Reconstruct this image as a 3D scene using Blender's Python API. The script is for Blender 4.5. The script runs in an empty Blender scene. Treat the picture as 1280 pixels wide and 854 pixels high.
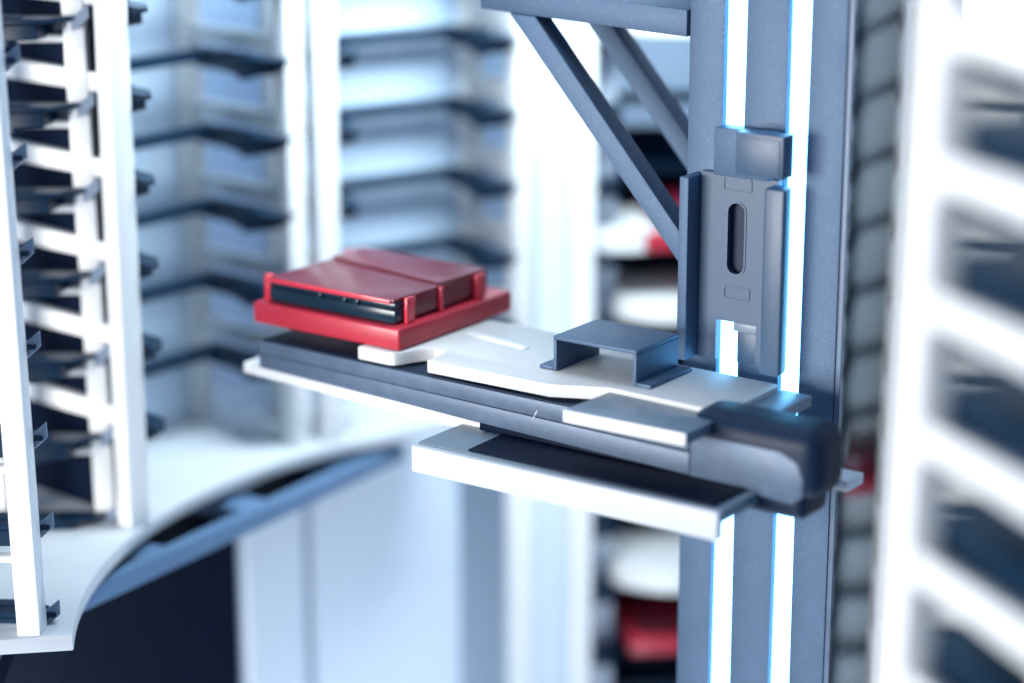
import bpy, bmesh, math, random
from mathutils import Vector, Matrix
random.seed(7)
R = math.radians
sc = bpy.context.scene
col = sc.collection

# ---------------------------------------------------------------- camera
PITCH, YAW = R(15.6), R(35.4)
rt = Vector((math.cos(YAW), math.sin(YAW), 0))
gf = Vector((-math.sin(YAW), math.cos(YAW), 0))
fw = gf * math.cos(PITCH) - Vector((0, 0, math.sin(PITCH)))
upv = Vector((0, 0, math.cos(PITCH))) + gf * math.sin(PITCH)
cd = bpy.data.cameras.new('camera')
cam = bpy.data.objects.new('camera', cd); col.objects.link(cam)
M = Matrix((rt, upv, -fw)).transposed().to_4x4()
M.translation = Vector((0.59660, -0.75620, 0.27320))
cam.matrix_world = M
cd.sensor_width = 36; cd.lens = 81.56
cd.clip_start = 0.02; cd.clip_end = 20
cd.dof.use_dof = True; cd.dof.focus_distance = 0.972; cd.dof.aperture_fstop = 2.5
sc.camera = cam

# ---------------------------------------------------------------- world and lamps
w = bpy.data.worlds.new('World'); sc.world = w; w.use_nodes = True
bg = w.node_tree.nodes['Background']
bg.inputs[0].default_value = (0.17, 0.47, 1.0, 1); bg.inputs[1].default_value = 0.34

def area(name, loc, target, size, power, color):
    d = bpy.data.lights.new(name, 'AREA'); d.shape = 'RECTANGLE'
    d.size, d.size_y = size; d.energy = power; d.color = color
    o = bpy.data.objects.new(name, d); col.objects.link(o)
    o.location = loc
    o.rotation_euler = (Vector(target) - Vector(loc)).to_track_quat('-Z', 'Y').to_euler()
    return o
area('key_lamp', (-0.30, -1.45, 0.12), (0.05, 0.05, 0.0), (0.9, 0.5), 39, (1.0, 0.985, 0.96))
area('top_lamp', (-0.05, 0.10, 0.95), (0.0, 0.10, 0.0), (0.5, 0.5), 2.6, (0.84, 0.93, 1.0))
cl = area('rack_fill', (0.0, 0.12, 0.38), (-0.26, 0.22, -0.02), (0.26, 0.18), 2.2, (0.76, 0.92, 1.0)); cl.data.spread = R(105)  # added fill out of frame, brightens the back racks
area('lower_lamp', (0.10, -0.10, -0.48), (-0.18, 0.26, -0.22), (0.30, 0.20), 1.7, (0.84, 0.93, 1.0))

sc.view_settings.view_transform = 'Standard'; sc.view_settings.look = 'None'
sc.view_settings.exposure = 0.0; sc.view_settings.gamma = 1
sc.render.engine = 'CYCLES'

# ---------------------------------------------------------------- materials
def mat(name, base, rough=0.4, metal=0.0, coat=0.0, var=0.0, vscale=60, bump=0.0, bscale=1500, speck=0.0, spec=0.5, trans=0.0):
    m = bpy.data.materials.new(name); m.use_nodes = True
    nt = m.node_tree; b = nt.nodes['Principled BSDF']
    b.inputs['Base Color'].default_value = (*base, 1)
    b.inputs['Roughness'].default_value = rough; b.inputs['Metallic'].default_value = metal
    b.inputs['Coat Weight'].default_value = coat; b.inputs['Coat Roughness'].default_value = 0.08
    b.inputs['Specular IOR Level'].default_value = spec
    b.inputs['Transmission Weight'].default_value = trans
    tc = nt.nodes.new('ShaderNodeTexCoord')
    colsock = None
    if var:
        n = nt.nodes.new('ShaderNodeTexNoise'); n.inputs['Scale'].default_value = vscale; n.inputs['Detail'].default_value = 6
        nt.links.new(tc.outputs['Object'], n.inputs['Vector'])
        mx = nt.nodes.new('ShaderNodeMix'); mx.data_type = 'RGBA'
        mx.inputs[6].default_value = (*[c * (1 - var) for c in base], 1)
        mx.inputs[7].default_value = (*[min(1, c * (1 + var)) for c in base], 1)
        nt.links.new(n.outputs['Fac'], mx.inputs[0]); colsock = mx.outputs[2]
        rr = nt.nodes.new('ShaderNodeMapRange'); rr.inputs[3].default_value = rough * 0.8; rr.inputs[4].default_value = min(1, rough * 1.25)
        nt.links.new(n.outputs['Fac'], rr.inputs[0]); nt.links.new(rr.outputs[0], b.inputs['Roughness'])
    if speck:
        v = nt.nodes.new('ShaderNodeTexVoronoi'); v.inputs['Scale'].default_value = 650
        nt.links.new(tc.outputs['Object'], v.inputs['Vector'])
        cr = nt.nodes.new('ShaderNodeValToRGB')
        cr.color_ramp.elements[0].position = 0.06; cr.color_ramp.elements[0].color = (1, 1, 1, 1)
        cr.color_ramp.elements[1].position = 0.16; cr.color_ramp.elements[1].color = (0, 0, 0, 1)
        nt.links.new(v.outputs['Distance'], cr.inputs[0])
        sep = nt.nodes.new('ShaderNodeMath'); sep.operation = 'MULTIPLY'; sep.inputs[1].default_value = speck
        nt.links.new(cr.outputs[0], sep.inputs[0])
        mx2 = nt.nodes.new('ShaderNodeMix'); mx2.data_type = 'RGBA'
        nt.links.new(sep.outputs[0], mx2.inputs[0])
        if colsock: nt.links.new(colsock, mx2.inputs[6])
        else: mx2.inputs[6].default_value = (*base, 1)
        mx2.inputs[7].default_value = (0.5, 0.58, 0.66, 1)
        colsock = mx2.outputs[2]
    if colsock: nt.links.new(colsock, b.inputs['Base Color'])
    if bump:
        n2 = nt.nodes.new('ShaderNodeTexNoise'); n2.inputs['Scale'].default_value = bscale; n2.inputs['Detail'].default_value = 3
        nt.links.new(tc.outputs['Object'], n2.inputs['Vector'])
        bp = nt.nodes.new('ShaderNodeBump'); bp.inputs['Strength'].default_value = bump; bp.inputs['Distance'].default_value = 0.0004
        nt.links.new(n2.outputs['Fac'], bp.inputs['Height']); nt.links.new(bp.outputs[0], b.inputs['Normal'])
    return m

def emit(name, color, strength):
    m = bpy.data.materials.new(name); m.use_nodes = True
    b = m.node_tree.nodes['Principled BSDF']
    b.inputs['Base Color'].default_value = (0.8, 0.8, 0.8, 1)
    b.inputs['Emission Color'].default_value = (*color, 1); b.inputs['Emission Strength'].default_value = strength
    return m

WHITE = mat('white_lacquer', (0.82, 0.83, 0.83), 0.35, var=0.03, vscale=40, bump=0.05)
SOFTW = mat('soft_white_paint', (0.56, 0.59, 0.63), 0.45, var=0.05, vscale=40, bump=0.08)
WARMW = mat('white_plastic', (0.63, 0.63, 0.62), 0.5, var=0.03, vscale=50, bump=0.12, bscale=2500)
COAT = mat('powder_coated_metal', (0.062, 0.112, 0.190), 0.45, metal=0.25, var=0.14, vscale=60, bump=0.55, bscale=2100, speck=0.32)
COATP = mat('moulded_grey_plastic', (0.048, 0.090, 0.155), 0.36, metal=0.0, var=0.1, vscale=70, bump=0.3, bscale=2200, speck=0.12)
RAILM = mat('anodised_rail', (0.090, 0.132, 0.200), 0.45, metal=0.2, var=0.22, vscale=150, bump=0.12, bscale=1200)
DARKM = mat('dark_blue_plastic', (0.003, 0.014, 0.040), 0.5, spec=0.3, var=0.2, vscale=60, bump=0.08)
BLACK = mat('black_plastic', (0.008, 0.024, 0.042), 0.17, spec=0.5, var=0.2, vscale=80, bump=0.06)
TRAYM = mat('black_tray_plastic', (0.004, 0.020, 0.046), 0.35, spec=0.25, var=0.2, vscale=80, bump=0.06)
SLIDE = mat('grey_slide_plate', (0.17, 0.23, 0.29), 0.38, var=0.06, vscale=60, bump=0.1)
CLIPM = mat('grey_clip', (0.22, 0.28, 0.36), 0.3)
RED = mat('red_anodised', (0.46, 0.018, 0.040), 0.38, coat=0.12, var=0.08, vscale=70, bump=0.05)
REDB = mat('bright_red_tab', (0.72, 0.03, 0.06), 0.3, coat=0.3)
REDD = mat('red_cover', (0.15, 0.007, 0.022), 0.34, coat=0.15, var=0.04, vscale=14)
PANEL = mat('pale_panel', (0.64, 0.73, 0.84), 0.5, var=0.04, vscale=14)
BLUEP = mat('light_blue_panel', (0.60, 0.74, 0.90), 0.5, var=0.05, vscale=12)
WALLB = mat('pale_blue_wall', (0.50, 0.64, 0.80), 0.5, var=0.05, vscale=10)
BEIGE = mat('beige_panel', (0.60, 0.60, 0.58), 0.5, var=0.05, vscale=14)
BLUEG = mat('blue_grey_bar', (0.11, 0.20, 0.34), 0.4, var=0.08, vscale=40)
NAVY = mat('navy_panel', (0.0012, 0.0055, 0.020), 0.5, spec=0.1, var=0.25, vscale=20)
EDGE = mat('bare_metal_edge', (0.42, 0.46, 0.5), 0.25, metal=0.8, bump=0.3, bscale=900)
MIRR = mat('polished_side', (0.22, 0.30, 0.38), 0.09, metal=1.0, bump=0.04, bscale=250)
LED = emit('led_diffuser', (0.15, 0.55, 1.0), 9.0)
LAMP = emit('indicator_glow', (0.95, 0.98, 1.0), 25.0)

# ---------------------------------------------------------------- mesh helpers
class MB:
    def __init__(s): s.bm = bmesh.new()
    def _bev(s, faces, bev, seg, sel=None):
        if bev <= 0: return
        es = set(e for f in faces for e in f.edges)
        es = [e for e in es if len(e.link_faces) == 2 and e.calc_face_angle(0) > R(32) and (sel is None or sel(e))]
        bmesh.ops.bevel(s.bm, geom=es, offset=bev, segments=seg, affect='EDGES', profile=0.5, clamp_overlap=True)
    def prism(s, pts, vec, bev=0.0, seg=2):
        vec = Vector(vec)
        a = [s.bm.verts.new(p) for p in pts]
        b = [s.bm.verts.new(Vector(p) + vec) for p in pts]
        n = len(pts); fs = []
        fs.append(s.bm.faces.new(a)); fs.append(s.bm.faces.new(list(reversed(b))))
        for i in range(n):
            fs.append(s.bm.faces.new((a[i], b[i], b[(i + 1) % n], a[(i + 1) % n])))
        bmesh.ops.recalc_face_normals(s.bm, faces=fs)
        s._bev(fs, bev, seg); return s
    def box(s, x0, x1, y0, y1, z0, z1, bev=0.0, seg=2):
        return s.prism([(x0, y0, z0), (x1, y0, z0), (x1, y1, z0), (x0, y1, z0)], (0, 0, z1 - z0), bev, seg)
    def slab(s, xy, z0, z1, bev=0.0, seg=2):
        return s.prism([(x, y, z0) for x, y in xy], (0, 0, z1 - z0), bev, seg)
    def cyl(s, c, axis, r, h, n=20):
        axis = Vector(axis).normalized(); q = axis.to_track_quat('Z', 'X')
        pts = [Vector(c) + q @ Vector((r * math.cos(t), r * math.sin(t), 0)) for t in [2 * math.pi * i / n for i in range(n)]]
        return s.prism(pts, axis * h)
    def build(s, name, m, parent=None):
        me = bpy.data.meshes.new(name)
        bmesh.ops.recalc_face_normals(s.bm, faces=s.bm.faces)
        s.bm.to_mesh(me); s.bm.free(); me.materials.append(m)
        for p in me.polygons: p.use_smooth = True
        try: me.set_sharp_from_angle(angle=R(28))
        except Exception: pass
        o = bpy.data.objects.new(name, me); col.objects.link(o)
        if parent: o.parent = parent
        return o

def tag(o, label, cat, group=None):
    o['label'] = label; o['category'] = cat
    if group: o['group'] = group
    return o
def thing(name, label, cat, loc=(0, 0, 0), rz=0, group=None):
    o = bpy.data.objects.new(name, None); col.objects.link(o)
    o.location = loc; o.rotation_euler = (0, 0, rz); o.empty_display_size = 0.02
    return tag(o, label, cat, group)
def struct(o): o['kind'] = 'structure'; return o
def arc(cx, cy, r, a0, a1, n): return [(cx + r * math.cos(R(a0 + (a1 - a0) * i / n)), cy + r * math.sin(R(a0 + (a1 - a0) * i / n))) for i in range(n + 1)]
def rect_round(x0, x1, z0, z1, r, n=5):
    out = []
    for cx, cz, a in ((x1 - r, z1 - r, 0), (x0 + r, z1 - r, 90), (x0 + r, z0 + r, 180), (x1 - r, z0 + r, 270)):
        out += arc(cx, cz, r, a, a + 90, n)
    return out

CX, CY = 0.126, 0.072            # axis of the carousel
ZB = -0.1065                     # top of the carousel floor ring

# ---------------------------------------------------------------- chamber: wall and floor
def ring_wall(r, t, a0, a1, z0, z1, n=60):
    mb = MB()
    mb.slab(arc(CX, CY, r, a0, a1, n) + list(reversed(arc(CX, CY, r + t, a0, a1, n))), z0, z1)
    return mb
struct(ring_wall(0.47, 0.012, 5, 213, -0.60, 0.60).build('chamber_wall', WALLB))
mb = MB(); mb.slab(arc(CX, CY, 0.50, 0, 360 - 6, 59), -0.62, -0.60)
struct(mb.build('chamber_floor', PANEL))

# lower skirt: pale panels below the ring
for (a0, a1, m) in ((147.6, 163.5, PANEL), (164.6, 171.0, PANEL)):
    o = ring_wall(0.335, 0.006, a0, a1, -0.50, -0.128, 10).build('skirt_panel', m)
    tag(o, 'pale lower panel below the ring, %s' % ('wider one left of the white post' if a0 < 160 else 'narrower one beside the navy panel'), 'panel', 'pale panels below the carousel ring')
o = ring_wall(0.315, 0.006, 175.5, 246, -0.55, -0.135, 26).build('lower_cover', NAVY)
tag(o, 'dark navy cover panel under the left side of the white carousel ring', 'cover panel')

# carousel floor ring
mb = MB()
mb.slab(arc(CX, CY, 0.2836, 152, 224.6, 40) + list(reversed(arc(CX, CY, 0.41, 152, 224.6, 40))), ZB - 0.007, ZB, 0.0008)
tag(mb.build('carousel_ring', SOFTW), 'white curved floor ring carrying the storage racks at left', 'carousel ring')

# slotted bar below the ring
sb = thing('slotted_bar', 'straight blue-grey bar with black slots under the edge of the white ring', 'bar', (-0.1293, -0.076, -0.118), R(3.3))
mb = MB(); mb.box(-0.0075, 0, 0, 0.262, -0.010, 0, 0.0008); mb.build('front_rail', BLUEG, sb)
for y0, y1 in ((0.0, 0.012), (0.055, 0.073), (0.133, 0.152), (0.215, 0.262)):
    mb = MB(); mb.box(-0.045, -0.0075, y0, y1, -0.0085, -0.001, 0.0005); mb.build('cross_web', BLUEG, sb)
mb = MB(); mb.box(-0.045, -0.0075, 0, 0.262, -0.012, -0.0095); mb.build('slot_floor', NAVY, sb)

# ---------------------------------------------------------------- storage racks on the ring
PITCHZ = 0.0393
HW = 0.0685
def tray_mesh(hw, reach, off=(0.0, 0.0)):
    mb = MB(); i = hw - 0.0075
    for s in (-1, 1):
        d = off[0] if s < 0 else off[1]
        # ledge in plan, narrowing to its tip
        e = [(d - 0.006, s * i), (d - 0.007, s * (i - 0.004)), (d + 0.004, s * (i - 0.013)), (d + 0.020, s * (i - 0.015)), (d + 0.034, s * (i - 0.010)), (reach, s * (i - 0.008)), (reach, s * i)]
        mb.prism([(x, y, -0.0022) for x, y in e], (0, 0, 0.0022), 0.0004, 1)
        # deep body of the ledge behind the thin tip
        g = [(d + 0.005, s * (i - 0.0002)), (d + 0.007, s * (i - 0.0130)), (d + 0.020, s * (i - 0.0148)), (d + 0.034, s * (i - 0.0098)), (reach - 0.0003, s * (i - 0.0078)), (reach - 0.0003, s * (i - 0.0002))]
        mb.prism([(x, y, -0.0095) for x, y in g], (0, 0, 0.0072), 0.0006, 1)
        f = [(d - 0.003, -0.0023), (d - 0.001, -0.0062), (d + 0.0049, -0.0085), (d + 0.0049, -0.0023)]
        mb.prism([(x, s * (i - 0.0015), z) for x, z in f], (0, s * 0.0012, 0))
        # stop and peg
        mb.box(d + 0.014, d + 0.034, s * (i - 0.010) - 0.001, s * (i - 0.010) + 0.001, 0.0, 0.0018)
        mb.cyl((d + 0.022, s * (i - 0.006), -0.0125), (0, 0, 1), 0.0042, 0.0103, 14)
    mb.box(reach - 0.010, reach, -(i - 0.008), i - 0.008, -0.0055, 0.0)
    return mb
def make_stack(px, py, n, label, z0, levels, hw=HW, reach=0.058, back=None, clips=False, lean=0.0, post_u=0.052, pw=0.010, ztop=0.34, zbot=ZB, rung=(0.0, 0.0125), side=None, backtop=None, wall=(0.0, 0.0), off=None):
    if off is None: off = wall
    t = thing('storage_rack', label, 'storage rack', (px, py, ZB), R(n), 'racks standing round the carousel')
    zb = zbot - ZB; zt = ztop
    if lean:
        t.rotation_euler = (Matrix.Rotation(R(lean), 3, gf) @ Matrix.Rotation(R(n), 3, 'Z')).to_euler()
    for s in (-1, 1):
        mb = MB(); y = s * hw; d = wall[0] if s < 0 else wall[1]
        mb.box(d, d + pw, y - 0.006, y + 0.006, zb, zt, 0.0009)
        mb.build('post', WHITE, t)
        mb = MB(); mb.box(post_u, post_u + 0.010, y - 0.006, y + 0.006, zb, zt, 0.0009); mb.build('post', WHITE, t)
    if back:
        mb = MB(); mb.box(post_u + 0.011, post_u + 0.013, -hw - 0.006, hw + 0.006, zb, backtop or zt); mb.build('back_panel', back, t)
    if side:
        mb = MB(); mb.box(wall[1] + 0.0105, post_u + 0.0105, hw - 0.0062, hw - 0.0048, zb, zt); mb.build('side_panel', side, t)
    rms = {}; cms = {}; tm = None
    for k in levels:
        z = z0 - ZB + PITCHZ * k
        for s in (-1, 1):
            d = wall[0] if s < 0 else wall[1]
            if s not in rms:
                mb = MB(); mb.box(d + pw + 0.0001, post_u - 0.0001, -0.003, 0.003, rung[0], rung[1], 0.0006)
                r = mb.build('rung', WHITE, t); rms[s] = r.data
            else:
                r = bpy.data.objects.new('rung', rms[s]); col.objects.link(r); r.parent = t
            r.location = (0, s * hw, z)
        if tm is None:
            o = tray_mesh(hw, reach, off).build('tray', TRAYM, t); tm = o.data
        else:
            o = bpy.data.objects.new('tray', tm); col.objects.link(o); o.parent = t
        o.location = (0, 0, z)
        if clips:
            for s in (-1, 1):
                i = hw - 0.0075; e = 0.0050 if s < 0 else 0.0035
                if s not in cms:
                    mb = MB()
                    mb.prism([(e, s * (i - 0.0010), -0.0070), (e - 0.0030, s * (i - 0.0010), -0.0058), (e - 0.0085, s * (i - 0.0010), -0.0010), (e - 0.0085, s * (i - 0.0010), 0.0058), (e - 0.0030, s * (i - 0.0010), 0.0012), (e, s * (i - 0.0010), -0.0004)], (0, -s * 0.0012, 0), 0.0003, 1)
                    c = mb.build('clip_tab', CLIPM, o); cms[s] = c.data
                else:
                    c = bpy.data.objects.new('clip_tab', cms[s]); col.objects.link(c); c.parent = o
    return t
make_stack(-0.1268, -0.0707, 212, 'near white rack at the left edge with black trays and grey clip tabs', 0.0165, range(-3, 5), hw=0.071, clips=True, rung=(-0.0128, -0.0100), lean=-0.9, off=(0.011, 0.003))
make_stack(-0.1679, 0.0553, 175, 'white rack behind the red plate, second of the racks from the left', 0.0205, range(-2, 5), back=BLUEP, side=NAVY, post_u=0.075, rung=(0.0005, 0.0095), wall=(0.0, -0.029))
make_stack(-0.1313, 0.1936, 158.5, 'white rack left of the diagonal braces with dark trays before a pale blue panel', 0.0205, range(-2, 5), hw=0.0600, back=BLUEP)
F = make_stack(-0.0286, 0.3087, 132, 'rack between the wide white posts and the lift column holding round white dishes', 0.0205, range(-9, 5), zbot=-0.5, back=NAVY, backtop=0.145)
G = make_stack(0.077, 0.353, 105.5, 'far rack directly behind the lift column', 0.0205, range(-8, 5), back=BEIGE, zbot=-0.45)
H = make_stack(0.2075, 0.3455, 79, 'far rack almost hidden between the lift column and the blurred white rack', 0.0205, range(-8, 5), back=BEIGE, zbot=-0.45)
make_stack(0.3207, 0.280, 52.5, 'rack behind the blurred white rack, seen as a reflection in the column side', 0.0205, range(-8, 5), back=BEIGE, zbot=-0.45)
FG = make_stack(0.351, -0.1015, 325, 'large blurred white rack in the right foreground', 0.0205, range(-7, 6), zbot=-0.4, pw=0.014, post_u=0.088, reach=0.080, rung=(0.0, 0.0098), lean=0.8)
uf = Vector((math.cos(R(325)), math.sin(R(325))))
pm = None
for k in range(-5, 5):
    if pm is None:
        mb = MB(); mb.box(-0.046, 0.036, -0.0600, 0.0600, 0.0, 0.0185, 0.0015)
        o = mb.build('stored_plate', TRAYM); pm = o.data
    else:
        o = bpy.data.objects.new('stored_plate', pm); col.objects.link(o)
    o.location = (0.3515 + uf.x * 0.050, -0.101 + uf.y * 0.050, 0.0205 + PITCHZ * k + 0.0003); o.rotation_euler = (0, 0, R(325))
    tag(o, 'black plate stored on a tray of the blurred white rack at right', 'plate', 'black plates in the foreground rack')

# white panel between the far racks, running below the ring
mb = MB(); mb.box(0.004, 0.009, -0.034, 0.012, -0.5, 0.45, 0.0008)
o = mb.build('filler_panel', PANEL); o.location = (-0.0925, 0.2600, 0); o.rotation_euler = (0, 0, R(146))
tag(o, 'tall pale filler panel between the two white posts left of the lift column', 'panel')
mb = MB(); mb.box(-0.0005, 0.0105, -0.0065, 0.0065, -0.5, -0.1075, 0.0009)
o = mb.build('lower_post', WHITE); o.location = (-0.1093, 0.2495, 0); o.rotation_euler = (0, 0, R(158.5))
tag(o, 'white post below the arm, left edge of the wide bright band', 'post')

# stored things in the far racks
def dish(x, y, z, r, label):
    mb = MB(); mb.cyl((0, 0, 0), (0, 0, 1), r, 0.013, 40)
    o = mb.build('round_dish', WHITE); o.location = (x, y, z)
    tag(o, label, 'dish', 'white round dishes in the far rack')
    return o
un = Vector((math.cos(R(132)), math.sin(R(132)))); base = Vector((-0.036, 0.302)) + un * 0.040
vn = Vector((-un.y, un.x))
for k, lab in ((-6, 'white round dish just below the right end of the arm'), (-2, 'white round dish above the grey bracket'), (2, 'white round dish behind the diagonal braces')):
    dish(base.x, base.y, 0.0205 + PITCHZ * k + 0.0002, 0.048, lab)
dish(base.x + vn.x * 0.032 - un.x * 0.012, base.y + vn.y * 0.032 - un.y * 0.012, 0.0205 - PITCHZ + 0.0002, 0.030, 'smaller white round dish left of the upper red stored carrier')
H0 = Vector((0.3207, 0.280)) + Vector((math.cos(R(52.5)), math.sin(R(52.5)))) * 0.040
for k, lab, p, a in ((-1, 'small red plate carrier in the far rack behind the diagonal braces', base - vn * 0.016, 132), (-7, 'dark red plate carrier at the bottom of the far rack beside the lift column', base - vn * 0.012, 132), (-4, 'red plate carrier mirrored in the side of the lift column', H0, 52.5)):
    t = thing('stored_carrier', lab, 'plate carrier', (p.x, p.y, 0.0205 + PITCHZ * k + 0.0004), R(a), 'red carriers stored in the far racks')
    mb = MB(); mb.box(-0.042, 0.042, -0.042, 0.042, 0, 0.010, 0.0015); mb.build('base_plate', RED, t)
    if k != -7:
        mb = MB(); mb.box(-0.036, 0.036, -0.037, 0.037, 0.0102, 0.022, 0.0015); mb.build('cover', REDD, t)
    else:
        mb = MB(); mb.box(-0.036, 0.036, -0.037, 0.037, 0.0102, 0.0125, 0.0008); mb.build('insert', REDD, t)

# ---------------------------------------------------------------- lift column
lc = thing('lift_column', 'tall grey speckled metal lift column with two glowing white light strips', 'lift column', (0.14, 0.08, -0.5))
def lbox(x0, x1, y0, y1, z0, z1, name, m, bev=0.0006):
    mb = MB(); mb.box(x0 - 0.14, x1 - 0.14, y0 - 0.08, y1 - 0.08, z0 + 0.5, z1 + 0.5, bev); return mb.build(name, m, lc)
lbox(0.0998, 0.1164, 0.070, 0.110, -0.5, 0.34, 'column_slab', COAT)
lbox(0.1266, 0.1463, 0.070, 0.110, -0.5, 0.34, 'column_slab', COAT)
lbox(0.1561, 0.1728, 0.070, 0.110, -0.5, 0.34, 'column_slab', COAT)
lbox(0.1166, 0.1264, 0.073, 0.078, -0.5, 0.34, 'light_strip', LED, 0)
lbox(0.1465, 0.1559, 0.073, 0.078, -0.5, 0.34, 'light_strip', LED, 0)
lbox(0.1732, 0.1750, 0.0712, 0.160, -0.5, 0.34, 'side_mirror', MIRR, 0.0003)
lbox(0.1730, 0.1754, 0.0703, 0.0711, -0.5, 0.34, 'edge_strip', RAILM, 0.0003)

# support bracket at the top left of the column
br = thing('support_bracket', 'grey metal bracket with two diagonal braces on the left of the lift column', 'bracket', (0.0998, 0.068, 0.1362))
def brp(pts, vec, name, bev=0.0005):
    mb = MB(); mb.prism([(x - 0.0998, y - 0.068, z - 0.1362) for x, y, z in pts], vec, bev); return mb.build(name, COAT, br)
brp([(-0.0063, 0.068, 0.1400), (0.0996, 0.068, 0.1362), (0.0996, 0.068, 0.1474), (-0.0063, 0.068, 0.1512)], (0, 0.075, 0), 'top_plate')
for y in (0.0682, 0.117):
    brp([(0.0092, y, 0.1392), (0.0228, y, 0.1388), (0.0994, y, 0.0515), (0.0994, y, 0.0378)], (0, 0.011, 0), 'brace')

# lift carriage on the front of the column
ca = thing('lift_carriage', 'grey channel-shaped carriage with a long slot on the front of the lift column', 'carriage', (0.13, 0.066, 0.0))
def sub(pts): return [(x - 0.13, y - 0.066, z) for x, y, z in pts]
# web with real openings: assembled from strips round the slot and the window
X0, X1 = 0.1094, 0.1460
def web(x0, x1, z0, z1, mb): mb.box(x0 - 0.13, x1 - 0.13, 0, 0.0038, z0, z1)
mb = MB()
web(X0, X1, 0.0700, 0.0813, mb)
web(X0, 0.1225, 0.0390, 0.0700, mb); web(0.1312, X1, 0.0390, 0.0700, mb)
web(X0, X1, 0.0185, 0.0390, mb)
web(X0, 0.1181, 0.0010, 0.0185, mb); web(0.1375, X1, 0.0010, 0.0185, mb)
mb.build('web_plate', COATP, ca)
def frame_ring(x0, x1, z0, z1, wd, y, name, m, r=0.001):
    mb = MB(); a = rect_round(x0, x1, z0, z1, r); b = rect_round(x0 + wd, x1 - wd, z0 + wd, z1 - wd, max(r - wd, 0.0002))
    n = len(a)
    for i in range(n):
        j = (i + 1) % n
        mb.prism([(a[i][0] - 0.13, y - 0.066, a[i][1]), (a[j][0] - 0.13, y - 0.066, a[j][1]), (b[j][0] - 0.13, y - 0.066, b[j][1]), (b[i][0] - 0.13, y - 0.066, b[i][1])], (0, 0.002, 0))
    return mb.build(name, m, ca)
a = rect_round(0.1225, 0.1312, 0.0390, 0.0700, 0.00005); b = rect_round(0.12265, 0.13105, 0.03915, 0.06985, 0.0040)
mb = MB()
for i in range(len(a)):
    j = (i + 1) % len(a)
    mb.prism([(a[i][0] - 0.13, 0, a[i][1]), (a[j][0] - 0.13, 0, a[j][1]), (b[j][0] - 0.13, 0, b[j][1]), (b[i][0] - 0.13, 0, b[i][1])], (0, 0.0037, 0))
mb.build('slot_lining', COATP, ca)
frame_ring(0.1221, 0.1316, 0.0386, 0.0704, 0.0008, 0.0656, 'slot_rim', COATP, 0.0046)
frame_ring(0.1203, 0.1338, 0.0745, 0.0805, 0.0005, 0.0656, 'raised_rectangle', COATP)
frame_ring(0.1216, 0.1341, 0.0283, 0.0338, 0.0005, 0.0656, 'raised_rectangle', COATP)
mb = MB(); mb.box(0.1215 - 0.13, 0.1322 - 0.13, 0.0039, 0.0049, 0.038, 0.071); mb.build('slot_back', DARKM, ca)
mb = MB(); mb.box(0.1262 - 0.13, 0.1374 - 0.13, 0.0006, 0.0036, 0.0145, 0.0183, 0.0004); mb.build('window_lintel', SLIDE, ca)
mb = MB(); mb.box(0.1279 - 0.13, 0.1374 - 0.13, 0.0012, 0.0036, 0.0010, 0.0144, 0.0003); mb.build('window_blind', COATP, ca)
mb = MB(); mb.prism(sub([(0.1047, 0.056, 0.001), (0.1092, 0.056, 0.001), (0.1092, 0.0697, 0.001), (0.1047, 0.0697, 0.001)]), (0, 0, 0.0790), 0.0006); mb.build('side_flange', COAT, ca)
mb = MB(); mb.prism(sub([(0.1447, 0.056, 0.001), (0.1545, 0.056, 0.001), (0.1530, 0.0650, 0.001), (0.1447, 0.0650, 0.001)]), (0, 0, 0.0792), 0.0016, 3); mb.build('side_rib', COATP, ca)
# stop block above the carriage
sbk = thing('stop_block', 'small grey cap block above the carriage with a blue-lit right side', 'block', (0.14, 0.06, 0.0850))
mb = MB(); mb.prism([(0.1334 - 0.14, -0.008, 0), (0.1553 - 0.14, -0.008, 0), (0.1553 - 0.14, 0.0008, 0), (0.1334 - 0.14, 0.0008, 0)], (0, 0, 0.0176), 0.0005); mb.build('cap', COATP, sbk)
mb = MB(); mb.box(0.1180 - 0.14, 0.1440 - 0.14, 0.0010, 0.0096, -0.0035, 0.0165, 0.0004); mb.build('base', COAT, sbk)
mb = MB(); mb.box(0.1352 - 0.14, 0.1540 - 0.14, -0.0086, -0.0081, 0.0012, 0.0160, 0.0002); mb.build('cap_face', COATP, sbk)

# ---------------------------------------------------------------- transfer arm: rail, trays, slide plate
ra = thing('transfer_rail', 'long dark grey rail above a white lower tray, with a rounded dark right end', 'transfer rail', (0.06, 0.01, -0.02))
def rl(pts): return [(x - 0.06, y - 0.01, z + 0.02) for x, y, z in pts]
yf = -0.003
def seg(zt0, zt1, zb0, zb1, y0, name, m, x0=-0.0785, x1=0.1475, bev=0.0005):
    mb = MB(); mb.prism(rl([(x0, y0, zb0), (x1, y0, zb1), (x1, y0, zt1), (x0, y0, zt0)]), (0, 0.025, 0), bev); return mb.build(name, m, ra)
seg(-0.0070, -0.0085, -0.0128, -0.0165, yf, 'rail_upper', RAILM)
seg(-0.01302, -0.0168, -0.0197, -0.0262, yf + 0.0001, 'rail_lower', RAILM)
mb = MB(); mb.prism(rl([(0.0435, yf + 0.0012, -0.0268), (0.147, yf + 0.0012, -0.0290), (0.147, yf + 0.0012, -0.0264), (0.0435, yf + 0.0012, -0.0236)]), (0, 0.022, 0), 0.0004); mb.build('rail_foot', NAVY, ra)
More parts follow.
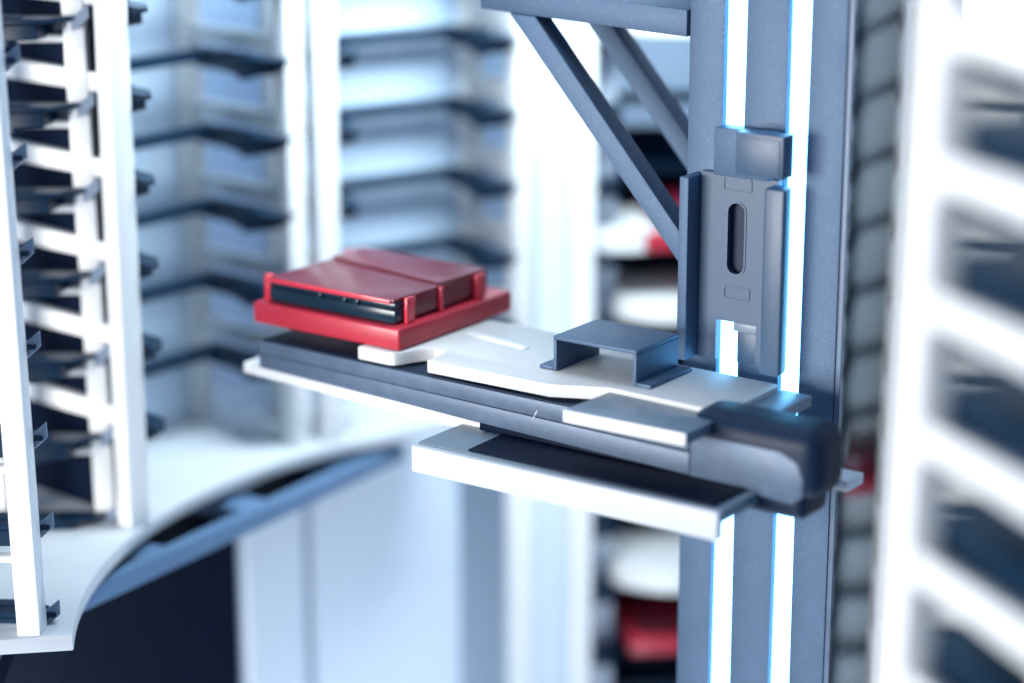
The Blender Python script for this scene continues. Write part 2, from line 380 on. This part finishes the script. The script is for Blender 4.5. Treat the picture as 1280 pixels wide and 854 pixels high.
for dx, dz, h in ((0.0, 0.0, 0.0018), (0.0008, 0.0012, 0.0015), (-0.0006, -0.0012, 0.0013)):
    mb = MB(); mb.prism(rl([(0.0727 + dx, yf - 0.0001, -0.0150 + dz), (0.07295 + dx, yf - 0.0001, -0.0150 + dz), (0.07345 + dx, yf - 0.0001, -0.0150 + dz + h), (0.0732 + dx, yf - 0.0001, -0.0150 + dz + h)]), (0, 0.0004, 0)); mb.build('scratch', WHITE, ra)
# rounded end housing
mb = MB()
mb.prism(rl([(0.1480, yf + 0.0002, -0.0270), (0.2045, yf + 0.0002, -0.0285), (0.2045, yf + 0.0002, 0.0010), (0.1440, yf + 0.0002, 0.0010)]), (0, 0.027, 0), 0.0085, 7)
mb.build('end_housing', DARKM, ra)
mb = MB(); mb.prism(rl([(0.1476, yf, -0.0270), (0.1935, yf, -0.0290), (0.1985, yf, -0.0255), (0.1985, yf, -0.0185), (0.196, yf, -0.0120), (0.188, yf, -0.0085), (0.1476, yf, -0.0083)]), (0, 0.012, 0), 0.0008); mb.build('end_face', RAILM, ra)
mb = MB(); mb.prism(rl([(0.1478, yf + 0.0015, -0.0365), (0.1985, yf + 0.0015, -0.0365), (0.1985, yf + 0.0015, -0.0235), (0.1478, yf + 0.0015, -0.0235)]), (0, 0.022, 0), 0.0045, 5); mb.build('end_foot', DARKM, ra)
mb = MB(); mb.prism(rl([(-0.0778, yf + 0.0009, -0.0069), (0.147, yf + 0.0009, -0.0084), (0.147, yf + 0.0009, -0.0079), (-0.0778, yf + 0.0009, -0.0064)]), (0, 0.0232, 0), 0.0001); mb.build('rail_top_shade', DARKM, ra)  # dark sheet stands in for shade on the rail top below the shovel
# white support strip and the wide lower tray
mb = MB(); mb.prism(rl([(-0.0945, 0.004, -0.0263), (0.043, 0.0022, -0.0302), (0.043, 0.0022, -0.0254), (-0.0945, 0.004, -0.0213)]), (0, 0.028, 0), 0.0005); mb.build('support_strip', WHITE, ra)
mb = MB(); mb.prism(rl([(0.0312, -0.033, -0.0392), (0.1786, -0.033, -0.0385), (0.1786, -0.033, -0.0268), (0.0312, -0.033, -0.0277)]), (0, 0.0045, 0), 0.0007); mb.build('tray_lip', SOFTW, ra)
mb = MB(); mb.prism(rl([(0.0312, -0.0284, -0.0320), (0.1786, -0.0284, -0.0320), (0.1786, 0.042, -0.0320), (0.0312, 0.042, -0.0320)]), (0, 0, 0.0048), 0.0004); mb.build('lower_tray', SLIDE, ra)
mb = MB(); mb.prism(rl([(0.0560, -0.0268, -0.02715), (0.174, -0.0275, -0.02715), (0.174, 0.004, -0.02715), (0.0552, 0.004, -0.02715)]), (0, 0, 0.0010), 0.0004); mb.build('black_pad', NAVY, ra)
mb = MB(); mb.prism(rl([(0.1788, 0.030, -0.0320), (0.2010, 0.030, -0.0320), (0.2010, 0.044, -0.0320), (0.1788, 0.044, -0.0320)]), (0, 0, 0.0046), 0.0005); mb.build('tray_ear', WHITE, ra)
# slide plate
mb = MB(); mb.prism(rl([(0.1004, -0.0220, -0.0070), (0.1570, -0.0210, -0.0070), (0.1570, 0.0000, -0.0070), (0.1722, 0.0250, -0.0070), (0.1722, 0.0523, -0.0070), (0.1582, 0.0523, -0.0070), (0.1582, 0.0050, -0.0070), (0.1020, 0.0075, -0.0070)]), (0, 0, 0.0048), 0.0005); mb.build('slide_plate', SLIDE, ra)
mb = MB(); mb.prism(rl([(0.1006, -0.0232, -0.0072), (0.1570, -0.0222, -0.0072), (0.1570, -0.0211, -0.0072), (0.1006, -0.0221, -0.0072)]), (0, 0, 0.0050), 0.0004); mb.build('slide_edge', WHITE, ra)

# ---------------------------------------------------------------- plate shovel (white tongue)
ps = thing('plate_shovel', 'flat white plate shovel with a notched tip lying on the dark rail', 'plate shovel', (0.07, 0.03, 0.0))
out = [(-0.0205, -0.0037), (-0.0035, -0.0040), (-0.0008, -0.0030), (0.0012, 0.0004), (0.0030, 0.0055), (0.0052, 0.0100), (0.0085, 0.0133), (0.0120, 0.0140), (0.0150, 0.0125), (0.0164, 0.0085), (0.0168, -0.0030), (0.0796, -0.0025), (0.1030, 0.0080), (0.1580, 0.0056), (0.1580, 0.0490), (0.1560, 0.0520), (0.1080, 0.0535), (0.0340, 0.0655), (-0.0205, 0.0655)]
mb = MB(); mb.slab([(x - 0.07, y - 0.03) for x, y in out], -0.0058, -0.0001, 0.0006); mb.build('shovel_plate', WARMW, ps)
mb = MB(); mb.slab([(x - 0.07, y - 0.03) for x, y in ((0.0060, 0.0395), (0.0410, 0.0335), (0.0430, 0.0365), (0.0080, 0.0440))], -0.0001, 0.0008, 0.0003); mb.build('raised_stripe', WHITE, ps)
# folded sheet handle
def psb(x0, x1, y0, y1, z0, z1, name, bev=0.0003):
    mb = MB(); mb.box(x0 - 0.07, x1 - 0.07, y0 - 0.03, y1 - 0.03, z0, z1, bev); return mb.build(name, COAT, ps)
psb(0.0700, 0.1110, 0.0145, 0.0478, 0.0135, 0.0152, 'handle_top')
psb(0.0700, 0.0716, 0.0146, 0.0477, 0.0, 0.0134, 'handle_side')
psb(0.1094, 0.1110, 0.0146, 0.0477, 0.0, 0.0134, 'handle_side')
psb(0.0630, 0.0699, 0.0146, 0.0477, 0.0, 0.0016, 'handle_foot')
psb(0.1111, 0.1180, 0.0146, 0.0477, 0.0, 0.0016, 'handle_foot')

# ---------------------------------------------------------------- red plate carrier, black plate and cover
rc = thing('plate_carrier', 'square red metal plate carrier resting on the tip of the white shovel', 'plate carrier', (-0.0415, 0.042, 0.0))
mb = MB(); mb.box(-0.0425, 0.0415, -0.0425, 0.0420, 0, 0.0100, 0.0018, 3); mb.build('base_plate', RED, rc)
def tab(y0, y1, x=0.0):
    mb = MB(); mb.box(0.0372 + x, 0.0388 + x, y0 - 0.042, y1 - 0.042, 0.0101, 0.0215, 0.0004); mb.build('corner_tab', REDB, rc)
for y0, y1 in ((0.0085, 0.0145), (0.0330, 0.0350), (0.0595, 0.0665)): tab(y0, y1)
for x0, x1, y0, y1 in ((-0.0385, -0.0350, -0.0385, -0.0345), (-0.0385, -0.0350, 0.0190, 0.0230)):
    mb = MB(); mb.box(x0, x1, y0, y1, 0.0101, 0.0222, 0.0005); mb.build('corner_tab', REDB, rc)
bp = thing('black_plate', 'glossy black plate clamped between the red carrier and its red cover', 'plate', (-0.0415, 0.037, 0.0101))
mb = MB(); mb.box(-0.0365, 0.0365, -0.0335, 0.0330, 0.0, 0.0068, 0.0016, 3); mb.build('lower_shell', BLACK, bp)
mb = MB(); mb.box(-0.0363, 0.0363, -0.0333, 0.0328, 0.0069, 0.0098, 0.0010, 3); mb.build('upper_shell', BLACK, bp)
for x in (-0.006, 0.008, 0.015):
    mb = MB(); mb.box(x - 0.0012, x + 0.0012, -0.0344, -0.0331, 0.0060, 0.0088, 0.0003); mb.build('latch', BLACK, bp)
rv = thing('plate_cover', 'dark red cover with a raised rear band on top of the black plate', 'cover', (-0.0415, 0.037, 0.0200))
mb = MB(); mb.box(-0.0350, 0.0360, -0.0340, 0.0330, 0.0, 0.0016, 0.0004); mb.build('cover_sheet', REDD, rv)
mb = MB(); mb.slab([(-0.035, 0.0100), (0.0362, -0.0020), (0.0362, 0.0330), (-0.035, 0.0330)], 0.0017, 0.0026, 0.0004); mb.build('raised_band', REDD, rv)
mb = MB(); mb.box(-0.0350, 0.0345, -0.0352, -0.0341, -0.0004, 0.0014, 0.0003); mb.build('front_edge', REDB, rv)
mb = MB(); mb.box(0.0362, 0.0370, -0.0200, 0.0330, -0.0085, 0.0016, 0.0002); mb.build('side_skirt', REDD, rv)

# signal lamp on the foreground rack
il = thing('signal_lamp', 'bright round white signal lamp on the side of the foreground rack at top right', 'lamp', (0.3645, -0.2165, 0.1992))
mb = MB()
bmesh.ops.create_uvsphere(mb.bm, u_segments=24, v_segments=16, radius=0.006)
mb.build('bulb', LAMP, il)
mb = MB(); mb.cyl((0.0036, 0.0051, 0), (0.574, 0.819, 0), 0.0045, 0.022, 20); mb.build('socket', WHITE, il)
